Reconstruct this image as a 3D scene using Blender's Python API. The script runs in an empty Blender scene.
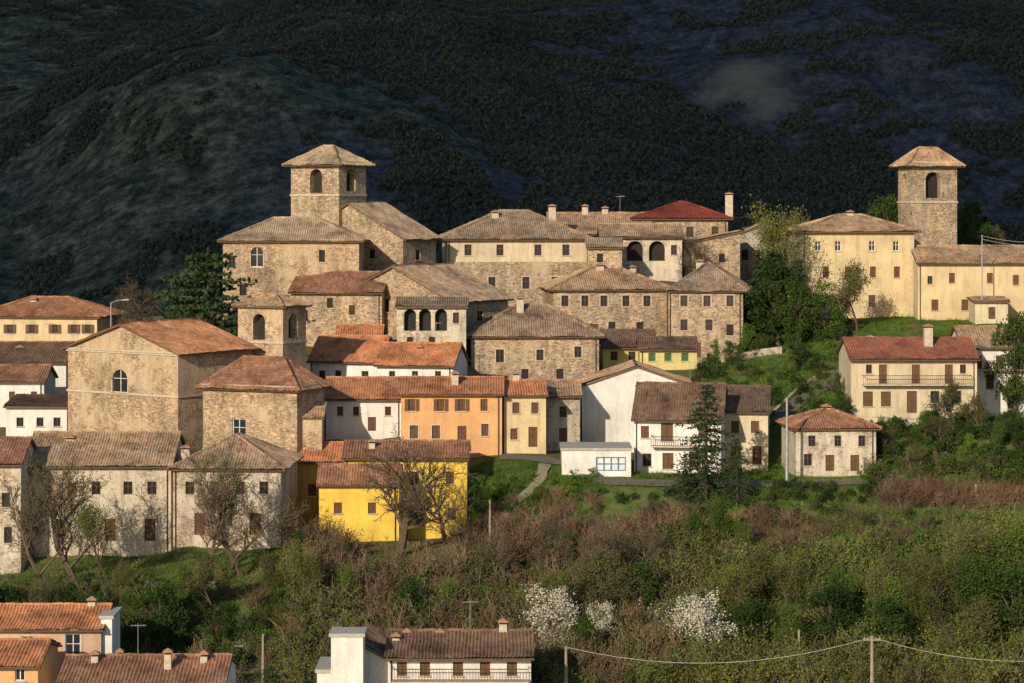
import bpy, math, random
import numpy as np
from mathutils import Vector, Quaternion
random.seed(7); RNG=np.random.default_rng(7)
FP=2500.0; HY=200.0
scene=bpy.context.scene

# ------------------------------------------------------------------ noise
def _h(ix,iy,seed):
    n=(ix*374761393+iy*668265263+seed*974711)&0x7fffffff
    n=((n^(n>>13))*1274126177)&0x7fffffff
    return ((n^(n>>16))&0xffff)/65535.0
def vnoise(x,y,seed=0):
    x=np.asarray(x,float);y=np.asarray(y,float)
    ix=np.floor(x).astype(np.int64);iy=np.floor(y).astype(np.int64)
    fx=x-ix;fy=y-iy;fx=fx*fx*(3-2*fx);fy=fy*fy*(3-2*fy)
    a=_h(ix,iy,seed);b=_h(ix+1,iy,seed);c=_h(ix,iy+1,seed);d=_h(ix+1,iy+1,seed)
    return (a*(1-fx)+b*fx)*(1-fy)+(c*(1-fx)+d*fx)*fy
def fbm(x,y,o=5,seed=0):
    s=0;a=1;t=0
    for i in range(o):
        s=s+a*vnoise(x*2**i+17.3*i,y*2**i-9.1*i,seed+i);t+=a;a*=.5
    return s/t-0.5
def sstep(a,b,x):
    t=np.clip((np.asarray(x,float)-a)/(b-a),0,1);return t*t*(3-2*t)

# ------------------------------------------------------------------ materials
def N(nt,t,**k):
    n=nt.nodes.new(t)
    for a,b in k.items(): setattr(n,a,b)
    return n
def newmat(name):
    m=bpy.data.materials.new(name);m.use_nodes=True
    nt=m.node_tree;b=nt.nodes['Principled BSDF'];b.inputs['Roughness'].default_value=0.95
    b.inputs['Specular IOR Level'].default_value=0.12
    return m,nt,b
def pos(nt,sc=(1,1,1)):
    g=N(nt,'ShaderNodeNewGeometry');v=N(nt,'ShaderNodeVectorMath',operation='MULTIPLY')
    v.inputs[1].default_value=sc;nt.links.new(g.outputs['Position'],v.inputs[0]);return v.outputs[0]
def noise_n(nt,vec,scale,detail=4,rough=.6):
    n=N(nt,'ShaderNodeTexNoise');n.inputs['Scale'].default_value=scale;n.inputs['Detail'].default_value=detail
    n.inputs['Roughness'].default_value=rough
    nt.links.new(vec,n.inputs['Vector']);return n.outputs['Fac']
def ramp(nt,fac,stops):
    r=N(nt,'ShaderNodeValToRGB');e=r.color_ramp.elements
    while len(e)<len(stops):e.new(.5)
    for i,(p,c) in enumerate(stops):
        e[i].position=p;e[i].color=(c[0],c[1],c[2],1) if not isinstance(c,(int,float)) else (c,c,c,1)
    nt.links.new(fac,r.inputs['Fac']);return r.outputs['Color']
def mix(nt,f,a,b,mode='MIX'):
    m=N(nt,'ShaderNodeMix',data_type='RGBA',blend_type=mode)
    def put(s,v):
        if isinstance(v,bpy.types.NodeSocket):nt.links.new(v,s)
        elif isinstance(v,(int,float)):s.default_value=v
        else:s.default_value=(v[0],v[1],v[2],1)
    put(m.inputs[0],f);put(m.inputs[6],a);put(m.inputs[7],b);return m.outputs[2]
def bump(nt,b,h,st,dist):
    n=N(nt,'ShaderNodeBump');n.inputs['Strength'].default_value=st;n.inputs['Distance'].default_value=dist
    nt.links.new(h,n.inputs['Height']);nt.links.new(n.outputs[0],b.inputs['Normal'])
def sc(c,k):return (c[0]*k,c[1]*k,c[2]*k)

def mat_plaster(name,c,dirt=0.5,stain=(0.16,0.12,0.08)):
    m,nt,b=newmat(name)
    a=noise_n(nt,pos(nt),.35,5);col=ramp(nt,a,[(.3,sc(c,.74)),(.6,c),(.8,sc(c,1.08))])
    s=noise_n(nt,pos(nt,(1.6,1.6,.22)),1.0,6,.7)
    sf=ramp(nt,s,[(.47,0),(.75,dirt)]);col=mix(nt,sf,col,stain)
    f=noise_n(nt,pos(nt),5,4,.7);col=mix(nt,.5,col,ramp(nt,f,[(.3,(.62,.6,.58)),(.65,(1,1,1))]),'MULTIPLY')
    nt.links.new(col,b.inputs['Base Color']);bump(nt,b,f,.3,.03);return m
def mat_stone(name,c,dark,plast=None,pamt=.5,vs=3.9):
    m,nt,b=newmat(name)
    v=N(nt,'ShaderNodeTexVoronoi');v.inputs['Scale'].default_value=vs
    nt.links.new(pos(nt,(1,1,1.9)),v.inputs['Vector'])
    sep=N(nt,'ShaderNodeSeparateColor');nt.links.new(v.outputs['Color'],sep.inputs[0])
    col=ramp(nt,sep.outputs[0],[(0,dark),(.22,sc(c,.72)),(.6,c),(.85,sc(c,1.15)),(1,sc(c,1.45))])
    e=N(nt,'ShaderNodeTexVoronoi',feature='DISTANCE_TO_EDGE');e.inputs['Scale'].default_value=vs
    nt.links.new(pos(nt,(1,1,1.9)),e.inputs['Vector'])
    ef=ramp(nt,e.outputs['Distance'],[(.0,.45),(.08,0)]);col=mix(nt,ef,col,sc(c,.6))
    a=noise_n(nt,pos(nt),.28,6);col=mix(nt,.9,col,ramp(nt,a,[(.3,(.55,.53,.52)),(.52,(.98,.98,.98)),(.72,(1.18,1.1,.98))]),'MULTIPLY')
    g=noise_n(nt,pos(nt),1.6,6,.75);col=mix(nt,.8,col,ramp(nt,g,[(.34,(.62,.6,.58)),(.5,(1,1,1)),(.68,(1.2,1.16,1.1))]),'MULTIPLY')
    if plast:
        p=noise_n(nt,pos(nt),.25,8,.75);pf=ramp(nt,p,[(.5-.1*pamt,0),(.5+.07-.1*pamt,.8)]);col=mix(nt,pf,col,plast)
    s=noise_n(nt,pos(nt,(1.1,1.1,.18)),1.0,6,.7);col=mix(nt,ramp(nt,s,[(.46,0),(.72,.6)]),col,(.13,.1,.07))
    nt.links.new(col,b.inputs['Base Color']);bump(nt,b,e.outputs['Distance'],.8,.12);return m
def mat_tile(name,cols,lich=.4,lc=(.27,.25,.2)):
    m,nt,b=newmat(name)
    uv=N(nt,'ShaderNodeUVMap')
    mu=N(nt,'ShaderNodeVectorMath',operation='MULTIPLY');mu.inputs[1].default_value=(1/.27,1/.42,1);nt.links.new(uv.outputs[0],mu.inputs[0])
    fl=N(nt,'ShaderNodeVectorMath',operation='FLOOR');nt.links.new(mu.outputs[0],fl.inputs[0])
    wn=N(nt,'ShaderNodeTexWhiteNoise',noise_dimensions='2D');nt.links.new(fl.outputs[0],wn.inputs['Vector'])
    k=len(cols)-1
    col=ramp(nt,wn.outputs['Value'],[(i/k,c) for i,c in enumerate(cols)])
    a=noise_n(nt,pos(nt),.8,7,.75);col=mix(nt,ramp(nt,a,[(.45,0),(.58,lich)]),col,lc)
    a2=noise_n(nt,pos(nt),.35,7,.75);col=mix(nt,.95,col,ramp(nt,a2,[(.34,(.42,.4,.39)),(.5,(.95,.93,.92)),(.66,(1.35,1.27,1.17))]),'MULTIPLY')
    oi=N(nt,'ShaderNodeObjectInfo');col=mix(nt,1,col,ramp(nt,oi.outputs['Random'],[(0,(.85,.86,.88)),(.5,(1.04,.99,.94)),(1,(1.22,1.1,.98))]),'MULTIPLY')
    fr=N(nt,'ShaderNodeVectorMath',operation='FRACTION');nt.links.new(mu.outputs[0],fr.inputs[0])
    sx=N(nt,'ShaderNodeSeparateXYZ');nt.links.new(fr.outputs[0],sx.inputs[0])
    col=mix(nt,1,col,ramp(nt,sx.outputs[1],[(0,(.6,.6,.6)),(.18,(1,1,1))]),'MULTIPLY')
    nt.links.new(col,b.inputs['Base Color']);return m
def mat_flat(name,c,r=.7,metal=0):
    m,nt,b=newmat(name);f=noise_n(nt,pos(nt),3,4,.6)
    nt.links.new(ramp(nt,f,[(.3,sc(c,.7)),(.7,sc(c,1.1))]),b.inputs['Base Color']);b.inputs['Roughness'].default_value=r
    b.inputs['Metallic'].default_value=metal;return m
def mat_leaf(name,cols,trans=.3,pn=.12):
    m,nt,b=newmat(name);g=N(nt,'ShaderNodeNewGeometry');o=N(nt,'ShaderNodeObjectInfo')
    ad=N(nt,'ShaderNodeMath',operation='MULTIPLY_ADD');nt.links.new(g.outputs['Random Per Island'],ad.inputs[0]);ad.inputs[1].default_value=.35
    m2=N(nt,'ShaderNodeMath',operation='MULTIPLY');nt.links.new(o.outputs['Random'],m2.inputs[0]);m2.inputs[1].default_value=.65
    nt.links.new(m2.outputs[0],ad.inputs[2]);k=len(cols)-1
    col=ramp(nt,ad.outputs[0],[(i/k,c) for i,c in enumerate(cols)])
    p=noise_n(nt,pos(nt),pn,3);col=mix(nt,.8,col,ramp(nt,p,[(.35,(.65,.7,.7)),(.65,(1.2,1.15,1.0))]),'MULTIPLY')
    nt.links.new(col,b.inputs['Base Color'])
    if trans>0:
        t=N(nt,'ShaderNodeBsdfTranslucent');nt.links.new(col,t.inputs['Color'])
        ms=N(nt,'ShaderNodeMixShader');ms.inputs[0].default_value=trans
        nt.links.new(b.outputs[0],ms.inputs[1]);nt.links.new(t.outputs[0],ms.inputs[2])
        nt.links.new(ms.outputs[0],nt.nodes['Material Output'].inputs['Surface'])
    return m

WALL={
 'stone':mat_stone('stone_masonry',(.43,.33,.23),(.18,.13,.085),(.47,.37,.26),-.5),
 'tan':mat_stone('tan_masonry',(.45,.335,.225),(.22,.16,.105),(.5,.385,.26),.15,4.2),
 'grey':mat_stone('grey_masonry',(.36,.3,.235),(.16,.125,.1),(.45,.4,.33),0),
 'pale':mat_stone('pale_stone_wall',(.5,.42,.32),(.26,.2,.15),(.6,.53,.43),.5),
 'ivory':mat_stone('peeling_ivory_plaster',(.42,.34,.25),(.22,.165,.11),(.6,.52,.42),.7),
 'cream':mat_plaster('cream_plaster',(.62,.52,.37),.5),
 'ochre':mat_plaster('ochre_plaster',(.64,.51,.31),.45),
 'lemon':mat_plaster('lemon_plaster',(.6,.52,.22),.3),
 'white':mat_plaster('white_plaster',(.74,.71,.67),.45,(.3,.27,.23)),
 'orange':mat_plaster('orange_plaster',(.68,.38,.18),.35,(.33,.19,.1)),
 'yellow':mat_plaster('yellow_plaster',(.78,.55,.1),.45,(.4,.27,.07)),
 'shaded_yellow':mat_plaster('shaded_yellow_plaster',(.52,.34,.09),.5),  # yellow plaster with the wall's shade put into its colour
 'peach':mat_plaster('peach_plaster',(.58,.4,.28),.3),
}
TILE={
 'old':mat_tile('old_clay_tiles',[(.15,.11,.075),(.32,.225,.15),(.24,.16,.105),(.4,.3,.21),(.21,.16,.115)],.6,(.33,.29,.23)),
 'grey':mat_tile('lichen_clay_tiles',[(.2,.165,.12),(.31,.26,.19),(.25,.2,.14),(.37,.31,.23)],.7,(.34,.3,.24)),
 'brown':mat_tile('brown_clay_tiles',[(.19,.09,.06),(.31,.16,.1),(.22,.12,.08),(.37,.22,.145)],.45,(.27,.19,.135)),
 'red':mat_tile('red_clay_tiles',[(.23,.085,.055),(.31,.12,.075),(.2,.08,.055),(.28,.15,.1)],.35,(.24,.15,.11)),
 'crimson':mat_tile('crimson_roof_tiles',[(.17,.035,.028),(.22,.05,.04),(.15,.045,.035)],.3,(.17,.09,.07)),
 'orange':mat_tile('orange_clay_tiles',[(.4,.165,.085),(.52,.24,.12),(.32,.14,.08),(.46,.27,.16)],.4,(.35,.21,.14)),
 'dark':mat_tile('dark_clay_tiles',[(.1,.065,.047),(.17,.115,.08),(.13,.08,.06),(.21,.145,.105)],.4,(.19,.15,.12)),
}
M_wood=mat_flat('rafter_wood',(.16,.1,.06));M_glass,_nt,_b=newmat('window_glass');_b.inputs['Base Color'].default_value=(.02,.025,.03,1);_b.inputs['Roughness'].default_value=.12
_b.inputs['Specular IOR Level'].default_value=.35
M_fw=mat_flat('white_window_frame',(.7,.68,.63));M_fb=mat_flat('brown_shutter_wood',(.13,.07,.04));M_fg=mat_flat('green_shutter_paint',(.07,.12,.07))
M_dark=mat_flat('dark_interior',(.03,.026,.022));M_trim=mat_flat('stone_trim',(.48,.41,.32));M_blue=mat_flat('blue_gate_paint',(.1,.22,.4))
M_iron=mat_flat('iron_railing',(.05,.045,.04),.5);M_brick=mat_flat('chimney_brick',(.36,.2,.13));M_conc=mat_flat('concrete',(.4,.38,.34))
M_metal=mat_flat('galvanised_metal',(.35,.36,.37),.5,.5);M_grey=mat_flat('grey_shutter',(.3,.28,.26));M_copper=mat_flat('gutter_metal',(.16,.11,.08),.5,.3)
WM=[M_glass,M_fw,M_fb,M_fg,M_dark,M_trim,M_blue,M_iron,M_grey]

# ------------------------------------------------------------------ mesh builder
class MB:
    def __init__(s):s.v=[];s.f=[];s.m=[];s.uv=[]
    def poly(s,pts,m=0,uvs=None):
        n=len(s.v);s.v+= [tuple(p) for p in pts];s.f.append(tuple(range(n,n+len(pts))));s.m.append(m)
        s.uv+=(uvs if uvs else [(0,0)]*len(pts))
    def box(s,o,a,b,c,m=0):
        o=Vector(o);a=Vector(a);b=Vector(b);c=Vector(c)
        if a.cross(b).dot(c)<0:a,b=b,a
        P=[o,o+a,o+a+b,o+b,o+c,o+a+c,o+a+b+c,o+b+c];n=len(s.v)
        s.v+=[tuple(p) for p in P];s.uv+=[(0,0)]*8
        for q in((0,3,2,1),(4,5,6,7),(0,1,5,4),(1,2,6,5),(2,3,7,6),(3,0,4,7)):
            s.f.append(tuple(n+i for i in q));s.m.append(m)
    def tube(s,p0,p1,r0,r1,k=5,m=0):
        p0=Vector(p0);p1=Vector(p1);d=(p1-p0)
        if d.length<1e-6:return
        d.normalize();a=d.orthogonal().normalized();b=d.cross(a);n=len(s.v)
        for p,r in((p0,r0),(p1,r1)):
            for i in range(k):
                t=2*math.pi*i/k;q=p+(a*math.cos(t)+b*math.sin(t))*r;s.v.append((q.x,q.y,q.z));s.uv.append((0,0))
        for i in range(k):
            j=(i+1)%k;s.f.append((n+i,n+j,n+k+j,n+k+i));s.m.append(m)
    def build(s,name,mats,parent=None,loc=(0,0,0),smooth=False,link=True):
        me=bpy.data.meshes.new(name);L=loc
        vv=[(x-L[0],y-L[1],z-L[2]) for x,y,z in s.v] if L!=(0,0,0) else s.v
        me.from_pydata(vv,[],s.f)
        for mt in mats:me.materials.append(mt)
        me.polygons.foreach_set('material_index',np.array(s.m,dtype=np.int32))
        ul=me.uv_layers.new(name='UVMap');li=np.empty(len(me.loops),dtype=np.int32);me.loops.foreach_get('vertex_index',li)
        ul.data.foreach_set('uv',np.array(s.uv,dtype=np.float32)[li].ravel())
        if smooth:me.polygons.foreach_set('use_smooth',np.ones(len(s.f),dtype=bool))
        me.update()
        if not link:return me
        ob=bpy.data.objects.new(name,me);scene.collection.objects.link(ob)
        if parent is not None:ob.parent=parent
        else:ob.location=L
        return ob
def empty(name,loc):
    e=bpy.data.objects.new(name,None);e.empty_display_size=1;e.location=loc;scene.collection.objects.link(e);return e

# ------------------------------------------------------------------ roofs
PER=.27
def slope(mb,e0,e1,t0,t1,old=True,thick=.16):
    e0,e1,t0,t1=map(Vector,(e0,e1,t0,t1))
    ax=(e1-e0);L=ax.length;ax.normalize()
    up=(t0-e0);up=up-ax*up.dot(ax);H=up.length;up.normalize();n=ax.cross(up)
    x0=(t0-e0).dot(ax);x1=(t1-e0).dot(ax)
    nc=max(8,int(L/PER*4));rows=6
    base=len(mb.v);g=random.randint(0,9999);uo=random.randint(0,500)
    xs=np.linspace(0,L,nc+1)
    vm=np.full(nc+1,H)
    if x0>1e-3:vm=np.minimum(vm,H*xs/x0)
    if L-x1>1e-3:vm=np.minimum(vm,H*(L-xs)/(L-x1))
    vm=np.maximum(vm,0)
    colj=RNG.uniform(-.1,.05,int(L/PER)+3)
    VV=vm[:,None]*(np.arange(rows+1)/rows)[None,:];XX=np.repeat(xs[:,None],rows+1,1)
    HH=.07+(.042 if old else .03)*np.sin(2*np.pi*XX/PER+.6*fbm(XX*.5+g,VV*.7,2,8)*6)
    if old:
        HH=HH+.3*fbm(XX*.45+g,VV*.45,4,3)+.03
        sag=.16*np.sin(np.pi*XX/L)*(VV/max(H,.1))*np.sin(np.pi*np.minimum(1,VV/H));sag[:,0]=0;HH=HH-sag
    for i,x in enumerate(xs):
        c=colj[int(x/PER)]
        for r in range(rows+1):
            v=VV[i,r];vv=v+(c if r==0 else 0)
            p=e0+ax*x+up*vv+n*float(HH[i,r])
            mb.v.append((p.x,p.y,p.z));mb.uv.append((x+uo*PER,v+uo*.42))
    for i in range(nc):
        for r in range(rows):
            a=base+i*(rows+1)+r
            if vm[i]<1e-4 and vm[i+1]<1e-4:continue
            mb.f.append((a,a+rows+1,a+rows+2,a+1));mb.m.append(0)
    dn=n*(-thick);tri=(t0-t1).length<1e-3
    P=[e0,e1,t1] if tri else [e0,e1,t1,t0]
    mb.poly([p+dn for p in reversed(P)],1)
    for i in range(len(P)):
        a=P[i];b=P[(i+1)%len(P)];mb.poly([a+dn,b+dn,b+n*.0,a+n*.0],1)

def ridgecap(mb,a,b):
    a=Vector(a)+Vector((0,0,.07));b=Vector(b)+Vector((0,0,.07));n=max(1,int((b-a).length/.45));pr=a
    for i in range(n):
        q=a.lerp(b,(i+1)/n)+Vector((0,0,random.uniform(-.04,.04)));n0=len(mb.v)
        mb.tube(pr,q,.17,.13,6,0);pr=q
        uu=random.randint(0,900)
        for k in range(n0,len(mb.v)):mb.uv[k]=(uu*PER+.1,uu*.42+.2)

def footpts(xl,xr,D,th,side,dep):
    u=Vector((math.cos(th),math.sin(th),0));v=Vector((-math.sin(th),math.cos(th),0))
    def solve(O,d,px):
        a=(px-512)/FP;return (a*O.y-O.x)/(d.x-a*d.y)
    if th>=0:
        O=Vector(((xl-512)*D/FP,D,0));L=solve(O,u,xr);c=O
    else:
        R=Vector(((xr-512)*D/FP,D,0));L=solve(R,-u,xl);O=R-u*L;c=R
    if side is not None:dep=abs(solve(c,v,side))
    return O,u,v,L,dep

CTRL=[]
ALLH=[]
def house(name,xl,xr,D,eave,base,th=0,side=None,dep=9,roof='gx',rise=2,wall='stone',tile='old',ov=.5,og=.25,
          W=(),low=None,chim=(),old=True,cornice=False,trim=True,string=(),ctrl=True,quoin=None,down=3.0,balc=(),ant=()):
    t=math.radians(th);O,u,v,L,d=footpts(xl,xr,D,t,side,dep)
    zb=(HY-base)*D/FP;ze=(HY-eave)*D/FP;z0=zb-down
    cen=O+u*L/2+v*d/2;loc=(cen.x,cen.y,zb)
    root=empty(name,loc)
    def pt(a,b,z):return Vector((O.x+u.x*a+v.x*b,O.y+u.y*a+v.y*b,z))
    if ctrl:
        for a,b in((.1,0),(.9,0),(.5,.5)):
            p=pt(a*L,b*d,0);CTRL.append((p.x,p.y,zb-.15))
    ALLH.append((O.x,O.y,u.x,u.y,L,d))
    faces={'F':(pt(0,0,0),u,L),'R':(pt(L,0,0),v,d),'B':(pt(L,d,0),-u,L),'L':(pt(0,d,0),-v,d)}
    ops={k:[] for k in faces}
    for w in W:
        fc,px,py,wp,hp,kd=w;Of,df,Lf=faces[fc]
        def sol(q):
            a=(q-512)/FP;return (a*Of.y-Of.x)/(df.x-a*df.y)
        s0,s1=sol(px-wp/2),sol(px+wp/2)
        if s0>s1:s0,s1=s1,s0
        if s0<.12 or s1>Lf-.12:continue
        Y=Of.y+df.y*(s0+s1)/2;zc=(HY-py)*Y/FP;hh=hp*Y/FP/2
        if zc+hh>ze-.1:zc=ze-.1-hh
        if s1-s0<.25:continue
        if any(not(s1+.05<o[0] or s0-.05>o[1] or zc+hh+.05<o[2] or zc-hh-.05>o[3]) for o in ops[fc]):continue
        ops[fc].append((s0,s1,zc-hh,zc+hh,kd))
    wb=MB();wi=MB()
    zl=(HY-low[1])*D/FP if low else None
    gab={}
    rz=ze+rise
    if roof=='gx':gab={'R':[(0,ze),(d,ze),(d/2,rz)],'L':[(0,ze),(d,ze),(d/2,rz)]}
    elif roof=='gy':gab={'F':[(0,ze),(L,ze),(L/2,rz)],'B':[(0,ze),(L,ze),(L/2,rz)]}
    elif roof=='sf':gab={'R':[(0,ze),(d,ze),(d,rz)],'L':[(0,ze),(d,ze),(0,rz)],'B':[(0,ze),(L,ze),(L,rz),(0,rz)]}
    elif roof=='sr':gab={'F':[(0,ze),(L,ze),(0,rz)],'B':[(0,ze),(L,ze),(L,rz)],'L':[(0,ze),(d,ze),(d,rz),(0,rz)]}
    elif roof=='sl':gab={'F':[(0,ze),(L,ze),(L,rz)],'B':[(0,ze),(L,ze),(0,rz)],'R':[(0,ze),(d,ze),(d,rz),(0,rz)]}
    for k,(Of,df,Lf) in faces.items():
        nrm=Vector((df.y,-df.x,0))
        def fp(s,z,o=0.0):return (Of.x+df.x*s+nrm.x*o,Of.y+df.y*s+nrm.y*o,z)
        S=sorted({0,Lf}|{o[0] for o in ops[k]}|{o[1] for o in ops[k]})
        Z=sorted({z0,ze}|{o[2] for o in ops[k]}|{o[3] for o in ops[k]}|({zl} if zl else set()))
        for i in range(len(S)-1):
            for j in range(len(Z)-1):
                cs=(S[i]+S[i+1])/2;cz=(Z[j]+Z[j+1])/2
                if any(o[0]<cs<o[1] and o[2]<cz<o[3] for o in ops[k]):continue
                wb.poly([fp(S[i],Z[j]),fp(S[i+1],Z[j]),fp(S[i+1],Z[j+1]),fp(S[i],Z[j+1])],1 if zl and cz<zl else 0)
        if k in gab:wb.poly([fp(s,z) for s,z in gab[k]],0)
        for (s0,s1,za,zt,kd) in ops[k]:
            w=s1-s0;h=zt-za;arch='a' in kd;void='v' in kd;dp=.9 if void else .2
            mi=1 if zl and (za+zt)/2<zl else 0
            r=w/2 if arch else 0;zs=zt-r if arch else zt
            if arch and r>h:zs=za
            path=[(s0,za),(s0,zs)]
            if arch:
                arc=[(s0+r-r*math.cos(math.pi*q/10),zs+(zt-zs)*math.sin(math.pi*q/10)) for q in range(1,10)]
                path+=arc
                wb.poly([fp(*q) for q in ([(s0,zs)]+arc[:5]+[(s0,zt)])][::-1],mi)
                wb.poly([fp(*q) for q in (arc[4:]+[(s1,zs),(s1,zt)])][::-1],mi)
            path+=[(s1,zs),(s1,za)]
            for q in range(len(path)):
                a=path[q];b=path[(q+1)%len(path)]
                wb.poly([fp(*a),fp(*b),fp(b[0],b[1],-dp),fp(a[0],a[1],-dp)],mi)
            U=Vector((df.x,df.y,0));Nn=nrm;Zv=Vector((0,0,1))
            def bx(sa,zA,ww,hh,o0,o1,m):
                wi.box(Vector(fp(sa,zA,o0)),U*ww,Zv*hh,Nn*(o1-o0),m)
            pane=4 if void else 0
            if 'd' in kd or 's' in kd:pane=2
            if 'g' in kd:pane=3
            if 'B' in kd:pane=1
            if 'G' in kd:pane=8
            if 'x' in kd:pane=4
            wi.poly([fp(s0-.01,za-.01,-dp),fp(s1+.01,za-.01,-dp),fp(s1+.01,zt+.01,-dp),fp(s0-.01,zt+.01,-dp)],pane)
            if 'B' in kd:
                for q in range(5):bx(s0+(w-.12)*q/4,za,.12,h,-dp+.01,-dp+.1,6)
                for q in range(3):bx(s0,za+(h-.1)*q/2,w,.1,-dp+.01,-dp+.08,6)
            elif pane==0:
                fm=1 if 'w' in kd else 2;t_=.07
                if not arch:
                    bx(s0,za,t_,h,-dp+.01,-dp+.07,fm);bx(s1-t_,za,t_,h,-dp+.01,-dp+.07,fm)
                    bx(s0+t_,zt-t_,w-2*t_,t_,-dp+.01,-dp+.07,fm)
                bx(s0+t_,za,w-2*t_,t_,-dp+.01,-dp+.07,fm)
                bx((s0+s1)/2-.035,za+t_,.07,h-2*t_,-dp+.012,-dp+.08,fm)
                if h>1.0:bx(s0+t_,za+h*.6,w-2*t_,.05,-dp+.014,-dp+.06,fm)
            elif pane in(2,3,8) and w>.5:
                bx((s0+s1)/2-.03,za,.06,h,-dp+.01,-dp+.05,pane)
                nb=max(2,int(h/.35))
                for q in range(nb):
                    bx(s0+.08,za+h*(q+.3)/nb,w/2-.14,h/nb*.5,-dp+.008,-dp+.04,pane)
                    bx((s0+s1)/2+.06,za+h*(q+.3)/nb,w/2-.14,h/nb*.5,-dp+.008,-dp+.04,pane)
            if 'o' in kd or 'O' in kd:
                sm=2 if 'o' in kd else 3;sw=w*.5
                for sa in(s0-sw-.03,s1+.03):
                    if sa>.05 and sa+sw<Lf-.05:
                        bx(sa,za,sw,h,.01,.06,sm)
            if trim and 'd' not in kd and not void and 'B' not in kd and 'n' not in kd:
                bx(s0-.12,za-.1,w+.24,.1,.0,.12,5)
            if trim and 't' in kd:
                bx(s0-.14,za,.13,h if not arch else zs-za,.0,.035,5);bx(s1+.01,za,.13,h if not arch else zs-za,.0,.035,5)
                if not arch:bx(s0-.14,zt+.01,w+.28,.14,.0,.04,5)
        if quoin and k in('F','L','R'):
            U=Vector((df.x,df.y,0));z=z0;q=0
            while z<ze-.45:
                ln=.55 if q%2 else .35
                for sa in(0.0,Lf-ln):wb.box(Vector(fp(sa,z,-.05)),U*ln,Vector((0,0,.36)),nrm*.075,2)
                z+=.4;q+=1
        for py in string:
            zz=(HY-py)*D/FP;U=Vector((df.x,df.y,0))
            wb.box(Vector(fp(-.1,zz,-.05)),U*(Lf+.2),Vector((0,0,.22)),nrm*.17,2)
        if cornice:
            U=Vector((df.x,df.y,0))
            wb.box(Vector(fp(-.16,ze-.42,-.05)),U*(Lf+.32),Vector((0,0,.2)),nrm*.2,2)
            wb.box(Vector(fp(-.28,ze-.22,-.05)),U*(Lf+.56),Vector((0,0,.18)),nrm*.33,2)
        elif k=='F' and roof!='flat' and L>5 and roof in('gx','hip'):
            U=Vector((df.x,df.y,0));sx_=.25 if random.random()<.5 else Lf-.35
            wi.tube(Vector(fp(sx_,z0,.09)),Vector(fp(sx_,ze-.25,.09)),.055,.055,6,7)
    wm=WALL[wall];lm=WALL[low[0]] if low else wm
    wb.build('walls',[wm,lm,M_trim],root,loc)
    for (fc,pxa,pxb,py) in balc:
        Of,df,Lf=faces[fc];nrm=Vector((df.y,-df.x,0))
        def sol(q):
            a=(q-512)/FP;return (a*Of.y-Of.x)/(df.x-a*df.y)
        sa,sb=sol(pxa),sol(pxb);Y=Of.y;z=(HY-py)*Y/FP
        o=Vector((Of.x+df.x*sa,Of.y+df.y*sa,z));U=Vector((df.x,df.y,0))
        wi.box(o,U*(sb-sa),nrm*1.1,Vector((0,0,.14)),5)
        wi.box(o+nrm*1.05+Vector((0,0,1.05)),U*(sb-sa),nrm*.05,Vector((0,0,.06)),7)
        n=int((sb-sa)/.22)
        for i in range(n+1):
            wi.box(o+nrm*1.06+U*((sb-sa-.03)*i/n)+Vector((0,0,.14)),U*.03,nrm*.03,Vector((0,0,.91)),7)
        for s_ in(0,sb-sa-.04):
            wi.box(o+U*s_+nrm*.02+Vector((0,0,1.06)),U*.04,nrm*1.02,Vector((0,0,.05)),7)
    if wi.f:wi.build('windows_and_doors',WM,root,loc)
    rb=MB()
    if roof=='gx':
        s=rise/(d/2);h=d/2
        slope(rb,pt(-og,-ov,ze-ov*s),pt(L+og,-ov,ze-ov*s),pt(-og,h,rz),pt(L+og,h,rz),old)
        slope(rb,pt(L+og,d+ov,ze-ov*s),pt(-og,d+ov,ze-ov*s),pt(L+og,h,rz),pt(-og,h,rz),old)
        ridgecap(rb,pt(-og,h,rz),pt(L+og,h,rz))
        rb.tube(pt(-og,-ov-.07,ze-ov*s-.08),pt(L+og,-ov-.07,ze-ov*s-.08),.07,.07,6,2)
    elif roof=='gy':
        s=rise/(L/2);h=L/2
        slope(rb,pt(-ov,d+og,ze-ov*s),pt(-ov,-og,ze-ov*s),pt(h,d+og,rz),pt(h,-og,rz),old)
        slope(rb,pt(L+ov,-og,ze-ov*s),pt(L+ov,d+og,ze-ov*s),pt(h,-og,rz),pt(h,d+og,rz),old)
        ridgecap(rb,pt(h,-og,rz),pt(h,d+og,rz))
    elif roof=='hip':
        m=min(L,d);s=rise/(m/2);z=ze-ov*s
        if L>=d:A=pt(m/2,d/2,rz);B=pt(L-m/2,d/2,rz)
        else:A=pt(L/2,m/2,rz);B=pt(L/2,d-m/2,rz)
        c=[pt(-ov,-ov,z),pt(L+ov,-ov,z),pt(L+ov,d+ov,z),pt(-ov,d+ov,z)]
        if L>=d:
            slope(rb,c[0],c[1],A,B,old);slope(rb,c[1],c[2],B,B,old);slope(rb,c[2],c[3],B,A,old);slope(rb,c[3],c[0],A,A,old)
            for a,b in((c[0],A),(c[3],A),(c[1],B),(c[2],B)):ridgecap(rb,a,b)
        else:
            slope(rb,c[0],c[1],A,A,old);slope(rb,c[1],c[2],A,B,old);slope(rb,c[2],c[3],B,B,old);slope(rb,c[3],c[0],B,A,old)
            for a,b in((c[0],A),(c[1],A),(c[2],B),(c[3],B)):ridgecap(rb,a,b)
        if (A-B).length>.3:ridgecap(rb,A,B)
    elif roof=='sf':
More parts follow.
